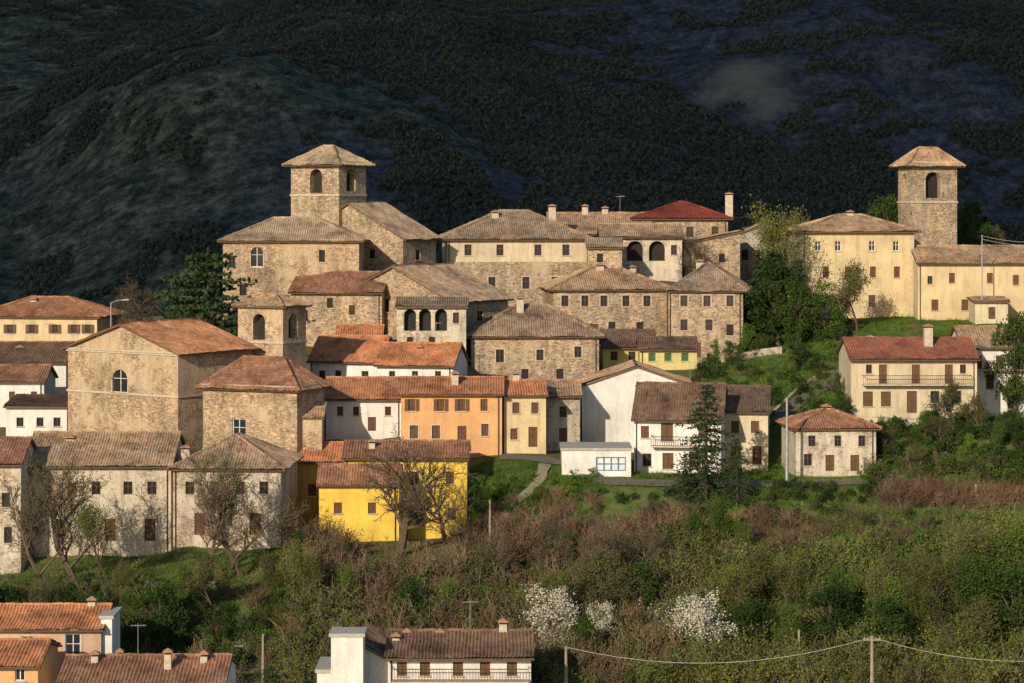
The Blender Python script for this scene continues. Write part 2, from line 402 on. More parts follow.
        s=rise/d;slope(rb,pt(-og,-ov,ze-ov*s),pt(L+og,-ov,ze-ov*s),pt(-og,d+.2,rz+.2*s),pt(L+og,d+.2,rz+.2*s),old)
    elif roof=='sr':
        s=rise/L;slope(rb,pt(L+ov,-og,ze-ov*s),pt(L+ov,d+og,ze-ov*s),pt(-.2,-og,rz+.2*s),pt(-.2,d+og,rz+.2*s),old)
    elif roof=='sl':
        s=rise/L;slope(rb,pt(-ov,d+og,ze-ov*s),pt(-ov,-og,ze-ov*s),pt(L+.2,d+og,rz+.2*s),pt(L+.2,-og,rz+.2*s),old)
    elif roof=='flat':
        rb.box(pt(-.15,-.15,ze-.05),u*(L+.3),v*(d+.3),Vector((0,0,.25)),1)
    rb.build('roof',[TILE[tile],M_conc if roof=='flat' else M_wood,M_copper],root,loc)
    cb=MB()
    for (px,py,w,bf) in chim:
        q=pt(0,bf*d,0);a=(px-512)/FP;s_=(a*q.y-q.x)/(u.x-a*u.y);c=q+u*s_;zt=(HY-py)*c.y/FP
        o=Vector((c.x,c.y,zt-3.2))-u*w/2-v*w/2
        cb.box(o,u*w,v*w,Vector((0,0,2.9)),0)
        cb.box(Vector((c.x,c.y,zt-.3))-u*(w/2-.06)-v*(w/2-.06),u*(w-.12),v*(w-.12),Vector((0,0,.16)),1)
        e=w/2+.1;cb.box(Vector((c.x,c.y,zt-.14))-u*e-v*e,u*2*e,v*2*e,Vector((0,0,.08)),2)
        A=Vector((c.x,c.y,zt-.06));cs=[A-u*e-v*e,A+u*e-v*e,A+u*e+v*e,A-u*e+v*e];ap=A+Vector((0,0,.22))
        for i in range(4):cb.poly([cs[i],cs[(i+1)%4],ap],2)
    if chim:cb.build('chimneys',[M_trim if old else M_brick,M_dark,M_brick],root,loc)
    ab=MB()
    for px in ant:
        q=pt(0,.5*d,0);a=(px-512)/FP;s_=(a*q.y-q.x)/(u.x-a*u.y);c=q+u*s_;c.z=rz-.2
        ab.tube(c,c+Vector((0,0,2.6)),.03,.025,5,0)
        ab.tube(c+Vector((-.6,.2,2.4)),c+Vector((.6,-.2,2.5)),.02,.02,4,0)
        for k in range(6):
            m_=c+Vector((-.55+.22*k,.18-.07*k,2.42));ab.tube(m_-Vector((.1,.3,0)),m_+Vector((.1,.3,0)),.014,.014,4,0)
    if ant:ab.build('tv_antenna',[M_metal],root,loc)
    return root

def row(fc,xs,py,w,h,kd):return [(fc,x,py,w,h,kd) for x in xs]

# ------------------------------------------------------------------ VILLAGE
house('cream_house',-25,97,315,316,347,th=-8,dep=11,roof='hip',rise=2.1,wall='ochre',tile='brown',W=row('F',(10,32,55,74,88),329,6,9,'bo'),chim=[(34,298,.8,.4)])
house('white_house',-25,66,288,361,405,dep=10,rise=1.8,wall='white',tile='dark',W=row('F',(50,30,8),376,7,9,'b'),chim=[(20,346,.8,.4)],ant=(50,))
house('white_house',-8,44,277,380,425,dep=7,rise=1.3,wall='white',tile='brown',W=row('F',(12,34),396,6,9,'s'))
house('white_house',6,67,268,406,445,dep=7,rise=.6,roof='sf',wall='white',tile='dark',W=row('F',(20,40,57),422,7,9,'b'))
house('church',68,178,253,352,500,th=-36,side=252,roof='gy',rise=2.6,wall='tan',tile='brown',ov=.7,og=.5,cornice=True,
  W=[('F',120,381,15,23,'awt'),('R',222,380,7,12,'x')],string=(398,))
house('bell_tower',238,283,262,305,420,th=-27,side=306,roof='hip',rise=.9,wall='tan',tile='old',ov=.5,cornice=True,
  W=[('F',259,327,12,26,'av'),('R',293,326,9,24,'av')],string=(344,))
house('stone_church_apse',203,297,248,386,505,th=-22,side=324,roof='hip',rise=2.5,wall='tan',tile='brown',ov=.6,cornice=True,
  W=[('F',239,430,13,22,'w'),('R',311,432,8,14,'x')])
house('stone_buttress_house',292,322,249,417,505,dep=3,roof='sf',rise=1.2,wall='tan',tile='old',ov=.2,ctrl=False)
house('stone_farmhouse',-40,21,231,462,572,dep=8,rise=1.8,wall='pale',tile='brown',W=[('F',6,500,8,14,'x'),('F',8,535,8,16,'x')])
house('plastered_farmhouse',25,171,235,464,552,dep=11,rise=2.4,wall='ivory',tile='old',
  W=row('F',(48,96,128,152),488,9,13,'bn')+row('F',(72,),489,8,12,'s')+row('F',(60,110,150),530,11,22,'dn')+row('F',(85,),522,9,12,'x'),chim=[(70,436,.8,.4)])
house('plastered_farmhouse',173,281,233,467,545,th=-3,dep=11,roof='hip',rise=2.5,wall='ivory',tile='old',
  W=row('F',(190,214,240,264),488,9,13,'b')+row('F',(200,255),524,11,22,'d')+row('F',(228,),520,9,12,'x'),chim=[(186,446,.8,.4)])
house('shaded_yellow_house',297,346,247,460,530,dep=7,rise=1.3,wall='shaded_yellow',tile='orange',W=[('F',312,490,8,12,'s')])
house('yellow_house',344,467,242,457,535,dep=8,rise=1.1,wall='yellow',tile='brown',
  W=[('F',450,478,8,12,'s'),('F',415,478,8,12,'s'),('F',452,514,8,12,'s'),('F',420,516,9,20,'d')],chim=[(372,440,.6,.3)])
house('yellow_annex',319,399,237,482,538,dep=5,rise=1.3,wall='yellow',tile='brown',W=[('F',338,508,8,11,'s'),('F',372,508,8,11,'s')])
house('white_terrace_house',310,378,273,360,398,th=-14,dep=8,rise=2.3,wall='white',tile='orange',old=True,W=row('F',(322,338),375,6,9,'b')+row('F',(365,),376,7,10,'b'))
house('small_red_roof_house',337,381,281,336,370,dep=6,rise=1.0,wall='white',tile='orange')
house('white_terrace_house',377,453,267,364,402,th=-10,dep=8,rise=1.9,wall='white',tile='orange',W=row('F',(392,415,438),375,6,8,'b'),chim=[(420,346,.6,.4)],ant=(436,))
house('white_terrace_house',326,402,259,397,435,dep=7,rise=1.7,wall='white',tile='orange',W=row('F',(340,356,388),411,6,9,'b')+row('F',(372,),424,8,14,'d'))
house('orange_house',401,502,252,393,453,dep=9,rise=1.2,wall='orange',tile='orange',old=True,
  W=row('F',(412,441,462),405,7,12,'so')+row('F',(484,),405,7,12,'s')+row('F',(414,436),432,8,13,'st')+row('F',(462,),437,9,22,'d')+row('F',(485,),430,7,12,'st'),chim=[(455,372,.7,.3),(415,376,.6,.5)])
house('ochre_house',504,546,253,394,452,th=3,dep=9,rise=1.0,wall='ochre',tile='orange',old=True,W=row('F',(516,535),408,7,11,'st')+row('F',(514,),434,7,11,'st')+row('F',(533,),437,9,20,'d'),chim=[(516,372,.7,.5)])
house('narrow_stone_house',547,580,258,395,450,dep=9,rise=1.1,wall='grey',tile='old',W=row('F',(563,),412,7,11,'b')+row('F',(563,),437,8,18,'d'))
house('stone_townhouse',471,599,281,334,386,th=2,dep=11,roof='hip',rise=3.0,wall='stone',tile='old',ov=.6,
  W=row('F',(500,),356,8,13,'bt')+row('F',(578,),352,7,11,'bt')+row('F',(540,),355,7,11,'bt')+row('F',(525,560),374,7,10,'x'),chim=[(520,297,.8,.4)])
house('lemon_house',603,655,290,346,372,dep=8,rise=1.6,wall='lemon',tile='dark',W=row('F',(614,632),356,7,9,'b'))
house('lemon_house',640,697,285,348,368,dep=6,rise=1.0,wall='lemon',tile='dark',W=row('F',(652,668,685),357,7,8,'g'))
house('white_gabled_house',582,692,264,385,448,dep=9,roof='gy',rise=2.0,wall='white',tile='old',ov=.3,W=row('F',(655,),378,6,7,'b'))
house('white_villa',634,721,249,417,473,th=-9,dep=9,rise=2.9,wall='white',tile='dark',ov=.6,
  W=row('F',(667,),432,12,18,'s')+row('F',(645,),432,8,12,'s')+row('F',(703,),432,9,12,'s')+row('F',(647,),460,9,13,'b')+row('F',(668,),461,11,16,'s')+row('F',(695,),460,12,17,'s')+row('R',(728,),440,4,10,'s'),
  balc=[('F',652,718,446)],chim=[(640,385,.8,.5)],ant=(690,))
house('white_villa_wing',722,768,254,410,470,th=-7,dep=9,rise=2.0,wall='cream',tile='dark',W=row('F',(735,755),427,8,12,'s')+row('F',(735,),453,9,15,'s')+row('F',(757,),455,9,18,'d'))
house('white_garage',562,631,246,450,473,dep=6,roof='flat',wall='white',W=[('F',611,464,30,14,'B')],trim=False)
house('bell_tower',291,339,306,161,260,th=-31,side=366,roof='hip',rise=1.9,wall='stone',tile='grey',ov=.8,cornice=True,
  W=[('F',316,181,12,24,'av'),('R',351,180,9,22,'av')],string=(196,),ctrl=False)
house('stone_church',297,403,302,237,320,th=-31,side=436,roof='gy',rise=4.1,wall='stone',tile='old',ov=.7,og=.4,
  W=[('F',372,254,6,9,'x'),('R',418,255,5,10,'x')])
house('stone_church_chapel',223,359,294,239,320,th=0,dep=11,roof='hip',rise=2.4,wall='tan',tile='grey',ov=.6,cornice=True,
  W=[('F',257,257,12,20,'awt'),('F',322,256,6,12,'x'),('F',232,262,7,12,'b'),('F',243,290,7,11,'x')])
house('stone_house',291,382,289,291,345,th=-10,dep=8,roof='gx',rise=2.0,wall='stone',tile='brown',W=[('F',330,303,6,10,'x'),('F',352,310,6,10,'b'),('F',305,315,6,10,'b')])
house('stone_palazzo',337,452,285,300,352,th=-35,side=508,roof='gy',rise=3.7,wall='stone',tile='old',ov=.6,og=.4,
  W=[('F',385,305,8,13,'x'),('F',360,315,7,11,'b'),('R',480,316,6,10,'b'),('R',497,320,5,9,'b')])
house('loggia_house',397,466,279,306,350,dep=5,roof='sf',rise=.7,wall='pale',tile='old',
  W=row('F',(410,425,441),320,12,22,'av')+row('F',(456,),318,6,11,'b')+row('F',(410,432),341,6,8,'x'))
house('palazzo',447,588,312,237,302,th=4,dep=14,roof='hip',rise=3.2,wall='cream',tile='old',ov=.7,low=('stone',262),
  W=row('F',(468,500,538,566),250,7,11,'b')+row('F',(462,492,526,555),283,7,12,'bt'),chim=[(495,211,.9,.4),(552,205,.9,.5)])
house('stone_house',549,652,324,233,265,dep=12,rise=2.5,wall='stone',tile='old',W=row('F',(598,),243,5,7,'x'),chim=[(585,205,.8,.5),(605,207,.8,.5)],ant=(620,))
house('small_stone_house',588,622,307,247,285,dep=5,roof='sf',rise=1.0,wall='stone',tile='grey',W=row('F',(600,),258,6,9,'x'))
house('white_loggia_house',601,682,315,236,278,dep=8,rise=1.4,wall='pale',tile='old',W=row('F',(635,657),251,16,20,'av')+row('F',(613,),250,7,13,'b')+row('F',(674,),250,6,10,'b'))
house('red_roof_house',636,728,327,217,268,th=-4,dep=11,roof='hip',rise=1.9,wall='stone',tile='crimson',ov=.7,W=row('F',(655,690,715),232,7,11,'b')+row('F',(695,715),250,6,9,'x'),chim=[(729,193,1.0,.3)])
house('long_stone_house',553,670,301,288,350,th=5,dep=13,roof='hip',rise=2.7,wall='stone',tile='old',ov=.6,
  W=row('F',(565,585,604,626,647),301,7,11,'bt')+row('F',(575,612,640),328,7,12,'x')+row('F',(594,),334,9,20,'d'),chim=[(600,264,.9,.4),(632,266,.9,.6)])
house('stone_house',671,743,297,288,362,th=-7,dep=12,roof='hip',rise=2.9,wall='stone',tile='old',ov=.6,
  W=row('F',(684,707,730),301,7,11,'bt')+row('F',(684,709),325,7,11,'b')+row('F',(730,),330,7,11,'x')+row('F',(697,),350,8,14,'d'),chim=[(700,260,.9,.5)])
house('stone_house',684,740,318,243,285,dep=8,rise=1.4,roof='sl',wall='stone',tile='old',W=row('F',(700,722),258,6,9,'x'))
house('ruined_stone_house',729,772,330,236,290,dep=8,rise=1.8,roof='sl',wall='grey',tile='grey',W=row('F',(745,760),255,7,10,'x'))
house('ochre_manor',802,914,308,230,316,th=3,dep=11,roof='hip',rise=1.8,wall='ochre',tile='old',ov=.7,quoin=True,
  W=row('F',(818,838,872,896),246,6,10,'w')+row('F',(826,848,873,897),272,6,11,'s')+row('F',(820,872),301,7,12,'s')+row('F',(846,),304,8,18,'d'),chim=[(850,211,.8,.5)])
house('bell_tower',911,957,318,161,300,th=16,side=898,roof='hip',rise=1.7,wall='stone',tile='old',ov=.8,cornice=True,
  W=[('F',933,185,15,26,'avt'),('L',904.5,185,5,22,'av')],string=(203,),ctrl=False)
house('cream_cottage',918,1050,305,262,319,dep=10,rise=1.8,wall='ochre',tile='old',
  W=row('F',(952,990),278,6,10,'s')+row('F',(930,),280,5,8,'b')+row('F',(935,965),305,7,11,'s')+row('F',(1016,),280,6,10,'s'))
house('garden_shed',975,1008,299,301,322,dep=4,roof='sf',rise=.3,wall='cream',tile='old',W=row('F',(992,),313,7,12,'d'))
house('cream_villa',851,977,268,357,416,th=0,dep=10,rise=1.7,wall='cream',tile='red',ov=.7,
  W=row('F',(869,),369,6,9,'b')+row('F',(883,916,949),374,8,19,'s')+row('F',(963,),369,6,9,'b')+row('F',(868,886),399,10,15,'s')+row('F',(912,),402,10,22,'d')+row('F',(935,957),397,9,12,'b'),
  balc=[('F',862,970,385)],chim=[(928,325,.9,.3),(870,336,.8,.5)])
house('white_villa',963,1055,277,346,414,dep=9,rise=1.9,wall='white',tile='old',W=row('F',(978,1000,1020),362,8,13,'s')+row('F',(990,),382,8,14,'s')+row('F',(975,1012),402,9,14,'b'),balc=[('F',975,1030,370)])
house('small_stone_cottage',796,876,247,427,474,th=4,dep=8,roof='hip',rise=1.5,wall='pale',tile='brown',ov=.5,
  W=row('F',(812,838,862),441,7,11,'b')+row('F',(808,),460,8,12,'b')+row('F',(830,855),463,9,16,'d'),chim=[(826,405,.8,.5)])
# foreground
house('white_foreground_villa',388,531,187,654,730,dep=8,rise=1.0,wall='white',tile='dark',ov=.8,
  W=row('F',(402,425,458,485,512),669,10,14,'s'),chim=[(396,634,.55,.3),(407,630,.55,.5),(440,630,.55,.5),(503,620,.6,.5)],balc=[('F',392,529,681)],ant=(470,))
house('white_chimney_tower',331,363,184,636,730,dep=2.6,roof='flat',wall='white',ctrl=False)
house('white_foreground_wing',362,392,187.5,660,730,dep=8,roof='sr',rise=1.2,wall='white',tile='dark',ctrl=False)
house('white_garden_terrace',317,333,186,672,730,dep=5,roof='flat',wall='white',ctrl=False)
house('peach_foreground_house',-20,101,193,628,720,dep=8,rise=1.1,wall='peach',tile='orange',ov=.4,
  W=row('F',(28,),645,13,17,'wt')+row('F',(73,),647,15,26,'wt'),chim=[(92,598,.6,.5)])
house('peach_foreground_annex',101,112,193.5,618,720,dep=4,roof='flat',wall='white',ctrl=False)
house('orange_foreground_house',-25,38,182,664,740,dep=8,rise=1.0,wall='orange',tile='orange',old=True,W=row('F',(20,),675,10,12,'w'))
house('brown_roof_foreground_house',58,222,178,686,745,dep=9,rise=1.3,wall='white',tile='brown',chim=[(168,650,.5,.3),(204,652,.5,.4),(120,650,.4,.6),(95,652,.5,.4)],ant=(138,))

# ------------------------------------------------------------------ TERRAIN
def P(px,py,D):CTRL.append(((px-512)*D/FP,D,(HY-py)*D/FP))
for p in [(0,610,212),(150,604,214),(280,598,216),(0,582,224),(100,570,228),(250,562,229),(0,720,180),(150,740,172),(300,735,180),(512,735,182),(700,740,180),(1000,745,180),
 (330,560,228),(400,562,228),(400,600,217),(400,655,203),(300,640,205),(540,560,230),(540,610,218),(540,665,203),(700,655,206),(700,600,219),(700,545,231),
 (850,660,207),(850,600,220),(850,545,231),(1000,670,205),(1000,610,219),(1000,540,231),(620,480,245),(700,482,244),(800,480,244.5),(900,478,245),(1020,475,246),
 (620,505,238),(800,510,238),(950,512,238),(490,470,247),(520,500,240),(480,530,236),(560,470,248),(550,455,253),(780,420,262),(800,395,272),(830,375,278),(780,365,284),(800,345,292),(760,350,292),(720,365,288),(850,335,297),(900,325,300),(1000,330,296),
 (890,440,256),(1000,430,258),(940,455,250),(1020,445,252),(740,372,285),(600,400,272),(780,300,315),(840,420,264),
 (200,330,305),(150,340,312),(110,352,306),(70,350,330),(200,345,330),(780,262,335),(985,262,330),(20,360,330),(600,262,345),(400,270,340),(850,285,335)]:P(*p)
C=np.array(CTRL);X=C[:,:2];Zc=C[:,2]
A=np.c_[X,np.ones(len(X))];coef,_,_,_=np.linalg.lstsq(A,Zc,rcond=None)
def kern(a,b):
    d=np.sqrt(((a[:,None,:]-b[None,:,:])**2).sum(-1));return np.exp(-d/28.)
K=kern(X,X)+np.eye(len(X))*.012
al=np.linalg.solve(K,Zc-A@coef)
def near(x,y):
    xs=np.clip(x,-85,90);ys=np.clip(y,150,342);out=np.empty(len(xs))
    for i in range(0,len(xs),20000):
        q=np.c_[xs[i:i+20000],ys[i:i+20000]]
        out[i:i+20000]=kern(q,X)@al+np.c_[q,np.ones(len(q))]@coef
    return out
def far(x,y):
    r=sstep(1500,2700,y)
    z=-115+np.maximum(0,y-1900)*.225
    wx=x+y*.35
    gul=np.abs(fbm(wx/700.+3,y/1700.+1,2,11))*2
    gul2=np.abs(fbm(wx/190.+8,y/420.+4,3,15))*2
    z=z+r*(fbm(x/1300.,y/1500.,3,5)*200+gul*170+gul2*36-80)+fbm(x/70.,y/90.,4,9)*18*sstep(900,2200,y)
    return z-np.maximum(0,y-5200)*.1
def HT(x,y):
    x=np.atleast_1d(np.asarray(x,float));y=np.atleast_1d(np.asarray(y,float))
    n=near(x,y)
    out=np.sqrt(np.maximum(0,np.abs(x-5)-95)**2+np.maximum(0,y-335)**2+np.maximum(0,150-y)**2*.1)
    t=sstep(0,420,out);z=n*(1-t)+far(x,y)*t
    w=np.clip((248-y)/12,0,1)
    return z+w*fbm(x/7.,y/7.,4,21)*1.6+fbm(x/3.,y/3.,3,23)*.35*(1-t)*np.maximum(w,((x>20)&(y>255))*.8)
def h1(x,y):return float(HT(x,y)[0])
def line(a,b,s,ga,gb,mx):
    c=list(np.arange(a,b,s));l=[];st=s;q=a
    while q>ga:st*=1.085;st=min(st,60);q-=st;l.append(q)
    r=[];st=s;q=c[-1]
    while q<gb:st*=1.055;st=min(st,mx);q+=st;r.append(q)
    return np.array(l[::-1]+c+r)
gx=line(-85,90,1.1,-3500,3500,50);gy=line(165,345,1.1,-1500,6500,26)
gx=np.unique(np.r_[gx[(gx<-1000)|(gx>1000)|((gx>-85)&(gx<91))],np.arange(-1000,-85,15),np.arange(92,1000,15)])
GX,GY=np.meshgrid(gx,gy);GZ=HT(GX.ravel(),GY.ravel())
nx,ny=len(gx),len(gy)
V=np.c_[GX.ravel(),GY.ravel(),GZ]
i=np.arange(nx-1)[None,:]+np.arange(ny-1)[:,None]*nx;i=i.ravel()
Q=np.c_[i,i+1,i+nx+1,i+nx]
def npmesh(name,V,Q):
    me=bpy.data.meshes.new(name);me.vertices.add(len(V));me.vertices.foreach_set('co',V.astype(np.float32).ravel())
    k=Q.shape[1];me.loops.add(Q.size);me.loops.foreach_set('vertex_index',Q.astype(np.int32).ravel())
    me.polygons.add(len(Q));me.polygons.foreach_set('loop_start',np.arange(0,Q.size,k,dtype=np.int32))
    me.polygons.foreach_set('loop_total',np.full(len(Q),k,dtype=np.int32));me.update(calc_edges=True);return me
me=npmesh('ground',V,Q);me.polygons.foreach_set('use_smooth',np.ones(len(Q),dtype=bool))
vx,vy=V[:,0],V[:,1];PX=512+FP*vx/np.maximum(vy,50)
wob=fbm(vx/14,vy/14,3,31)*10
def reg(a,b,c,d,s=12):
    return sstep(a-s,a+s,PX)*(1-sstep(b-s,b+s,PX))*sstep(c-2,c+2,vy+wob*.3)*(1-sstep(d-3,d+3,vy+wob*.3))
grass=np.maximum.reduce([reg(590,1100,236,262),reg(465,600,233,252),reg(-50,310,205,238)*.8,reg(700,1100,262,312),reg(100,220,285,330)*.6,reg(-300,1500,120,196)*.7,reg(600,1100,200,228)*.6,reg(560,740,226,240)*.8,reg(900,1100,226,240)*.8])
at=me.attributes.new('grass','FLOAT','POINT');at.data.foreach_set('value',grass.astype(np.float32))
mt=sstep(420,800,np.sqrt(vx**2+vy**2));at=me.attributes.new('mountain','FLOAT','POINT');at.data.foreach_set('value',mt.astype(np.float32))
def fieldmask(x,y):
    return 1-sstep(.5,1.2,np.sqrt(((x-275+fbm(x/50,y/60,4,61)*90)/56)**2+((y-2900+fbm(x/50,y/60,4,62)*200)/90)**2))
at=me.attributes.new('field','FLOAT','POINT');at.data.foreach_set('value',fieldmask(vx,vy).astype(np.float32))
m,nt,b=newmat('ground_soil_and_grass');b.inputs['Specular IOR Level'].default_value=0.0
def attr(n):
    a=N(nt,'ShaderNodeAttribute');a.attribute_name=n;return a.outputs['Fac']
n1=noise_n(nt,pos(nt),.6,6,.7);n2=noise_n(nt,pos(nt),.12,4)
soil=ramp(nt,n1,[(.3,(.07,.05,.035)),(.55,(.15,.11,.075)),(.75,(.24,.185,.12))])
soil=mix(nt,ramp(nt,n2,[(.44,0),(.58,.7)]),soil,(.08,.11,.03))
gr=ramp(nt,n1,[(.3,(.035,.065,.015)),(.5,(.075,.135,.028)),(.72,(.15,.19,.05))])
gr=mix(nt,ramp(nt,noise_n(nt,pos(nt),.3,7,.78),[(.48,0),(.62,.8)]),gr,(.16,.135,.065))
near_c=mix(nt,attr('grass'),soil,gr)
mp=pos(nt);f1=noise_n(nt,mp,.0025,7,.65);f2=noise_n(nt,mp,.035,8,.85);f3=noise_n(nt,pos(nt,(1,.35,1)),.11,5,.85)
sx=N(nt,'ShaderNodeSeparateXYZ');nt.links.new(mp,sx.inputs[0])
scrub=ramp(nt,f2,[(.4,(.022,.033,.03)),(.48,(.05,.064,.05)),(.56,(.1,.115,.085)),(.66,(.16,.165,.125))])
forest=ramp(nt,f2,[(.4,(.024,.031,.045)),(.5,(.048,.058,.076)),(.62,(.078,.088,.105))])  # woodland tones lifted and blued, air haze put into the colour
mr=N(nt,'ShaderNodeMapRange');mr.inputs[1].default_value=-350;mr.inputs[2].default_value=350;mr.inputs[3].default_value=.16;mr.inputs[4].default_value=-.24  # left slope paler: more scrub, with its faint sunlight put into the colour
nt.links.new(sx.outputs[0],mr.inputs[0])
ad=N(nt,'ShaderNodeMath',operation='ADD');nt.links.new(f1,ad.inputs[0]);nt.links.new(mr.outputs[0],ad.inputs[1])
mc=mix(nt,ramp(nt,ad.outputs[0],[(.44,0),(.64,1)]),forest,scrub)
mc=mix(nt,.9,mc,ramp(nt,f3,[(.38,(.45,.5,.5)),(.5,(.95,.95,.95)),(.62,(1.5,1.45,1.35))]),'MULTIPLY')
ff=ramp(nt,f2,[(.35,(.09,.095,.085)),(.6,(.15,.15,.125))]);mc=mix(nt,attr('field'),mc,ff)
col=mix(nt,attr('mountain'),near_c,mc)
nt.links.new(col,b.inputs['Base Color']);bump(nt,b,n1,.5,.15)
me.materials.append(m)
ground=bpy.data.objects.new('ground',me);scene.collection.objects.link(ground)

M_road=mat_flat('road_surface',(.15,.135,.11),.95);M_path=mat_flat('gravel_path',(.3,.26,.19),.95)
def strip(name,pts,w,mat,lift=.12):
    P_=[Vector(((px-512)*D/FP,D,0)) for px,D in pts];S=[]
    for a,b_ in zip(P_[:-1],P_[1:]):
        n=max(2,int((b_-a).length/.7))
        S+=[a.lerp(b_,k/n) for k in range(n)]
    S.append(P_[-1])
    for _ in range(4):S=[S[0]]+[(S[k-1]+S[k]*2+S[k+1])/4 for k in range(1,len(S)-1)]+[S[-1]]
    vs=[];K_=5
    for k,p in enumerate(S):
        t=(S[min(k+1,len(S)-1)]-S[max(k-1,0)]).normalized();nn=Vector((-t.y,t.x,0))
        for j in range(K_+1):
            q=p+nn*w*(1+.12*math.sin(k*1.3))*(j/K_-.5);vs.append((q.x,q.y))
    vs=np.array(vs);z=HT(vs[:,0],vs[:,1])+lift
    V=np.c_[vs,z];i=(np.arange(K_)[None,:]+np.arange(len(S)-1)[:,None]*(K_+1)).ravel()
    me=npmesh(name,V,np.c_[i,i+K_+1,i+K_+2,i+1][:, ::-1]);me.materials.append(mat);o=bpy.data.objects.new(name,me);scene.collection.objects.link(o)
strip('village_road',[(500,251),(540,250.5),(575,250),(600,244),(700,244),(785,244),(880,245)],2.0,M_road,.14)
strip('footpath',[(545,249),(540,244),(522,240.5),(505,238),(490,236)],1.1,M_path,.16)
strip('hill_road',[(775,262),(800,271),(835,277),(852,284)],1.8,M_road,.14)

# ------------------------------------------------------------------ vegetation
M_bark=mat_flat('bark',(.11,.08,.055));M_twig=mat_flat('grey_twigs',(.17,.13,.1));M_ptwig=mat_leaf('brown_twigs',[(.1,.058,.043),(.17,.1,.07),(.24,.155,.11)],.0)
L_spring=mat_leaf('spring_leaves',[(.09,.12,.022),(.15,.19,.035),(.24,.26,.06)],.35)
L_bright=mat_leaf('bright_green_leaves',[(.05,.1,.015),(.09,.16,.025),(.16,.23,.04)],.35)
L_green=mat_leaf('green_leaves',[(.022,.046,.012),(.045,.08,.018),(.09,.125,.03)])
L_dark=mat_leaf('conifer_needles',[(.014,.03,.012),(.024,.046,.018),(.04,.068,.026)],.1)
L_olive=mat_leaf('olive_leaves',[(.07,.075,.025),(.11,.115,.04),(.17,.16,.06)])
L_bloss=mat_leaf('pale_blossom',[(.5,.48,.4),(.68,.65,.57)])
def leaves(mb,cs,size,m,r):
    for c in cs:
        a=Vector((r.gauss(0,1),r.gauss(0,1),r.gauss(0,1))).normalized();b_=a.orthogonal().normalized()
        b_.rotate(Quaternion(a,r.random()*6.28));c2=a.cross(b_)
        s=size*r.uniform(.6,1.3);p=Vector(c)
        mb.poly([p-b_*s*.5,p+c2*s*.35,p+b_*s*.5,p-c2*s*.35],m)
def branchtree(name,H,spread,seed,leafn,leafsize,leafmat,lev=4,trunkfrac=.25,bark=None,gauss=.25,upright=.3,nk=(9,6,5,4),thick=.024,minr=.02):
    r=random.Random(seed);mb=MB();tips=[]
    def grow(p,d,l,rad,level):
        ns=4 if level<3 else (2 if level==3 else 1);pts=[p];dd=d.copy()
        for k in range(ns):
            dd=(dd+Vector((r.gauss(0,.16),r.gauss(0,.16),r.gauss(0,.08)+.05*upright))).normalized()
            q=pts[-1]+dd*l/ns;ra=rad*(1-.75*k/ns);rb=rad*(1-.75*(k+1)/ns)
            mb.tube(pts[-1],q,ra,rb,6 if level==0 else(4 if level<3 else 3),0);pts.append(q)
        if level>=lev-1:tips.extend(pts[1:])
        if level<lev:
            n=nk[level]
            for c in range(n):
                f=(trunkfrac+(1-trunkfrac)*(c+r.random()*.7)/n) if level==0 else (.25+.75*(c+r.random()*.5)/n)
                f=min(f,.99);i0=int(f*ns);q=pts[i0].lerp(pts[min(i0+1,ns)],f*ns-i0)
                ang=r.random()*6.283;tilt=r.uniform(.55,1.05)*(spread if level==0 else 1)
                ax=dd.orthogonal().normalized();ax.rotate(Quaternion(dd,ang))
                nd=(dd*math.cos(tilt)+ax*math.sin(tilt));nd=(nd+Vector((0,0,upright))).normalized()
                ll=l*(r.uniform(.45,.66))*(1.2-.55*f) if level==0 else l*r.uniform(.4,.62)
                grow(q,nd,ll,max(minr,rad*(1-.7*f)*.6),level+1)
    grow(Vector((0,0,-.5)),Vector((0,0,1)),H*.78,H*thick,0)
    if leafn:
        cs=[]
        for t in range(leafn):
            p=r.choice(tips);cs.append(p+Vector((r.gauss(0,gauss),r.gauss(0,gauss),r.gauss(0,gauss))))
        leaves(mb,cs,leafsize,1,r)
    z=max(v[2] for v in mb.v);s=H/z;mb.v=[(x*s,y*s,w*s) for x,y,w in mb.v]
    return mb.build(name,[bark or M_bark,leafmat],link=False)
def crowntree(name,H,W_,seed,n,size,mat,blobs=26,low=.2):
    r=random.Random(seed);mb=MB()
    mb.tube((0,0,-.5),(0,0,H*.5),H*.025,H*.015,6,0)
    bl=[]
    for k in range(blobs):
        z=H*(low+(.93-low)*r.random());f=math.sin(math.pi*min(1,max(.08,(z/H-low+.12)/(1.12-low))))**.7
        a=r.random()*6.28;rr=W_/2*f*math.sqrt(r.random())*.9
        c=Vector((math.cos(a)*rr,math.sin(a)*rr,z));bl.append((c,W_*r.uniform(.07,.19)))
        mb.tube((0,0,z*.6),c,.05,.02,3,0)
    cs=[]
    for k in range(n):
        c,b_=r.choice(bl);d=Vector((r.gauss(0,1),r.gauss(0,1),r.gauss(0,.8))).normalized()
        cs.append(c+d*b_*r.uniform(.5,1.2))
    leaves(mb,cs,size,1,r);return mb.build(name,[M_bark,mat],link=False)
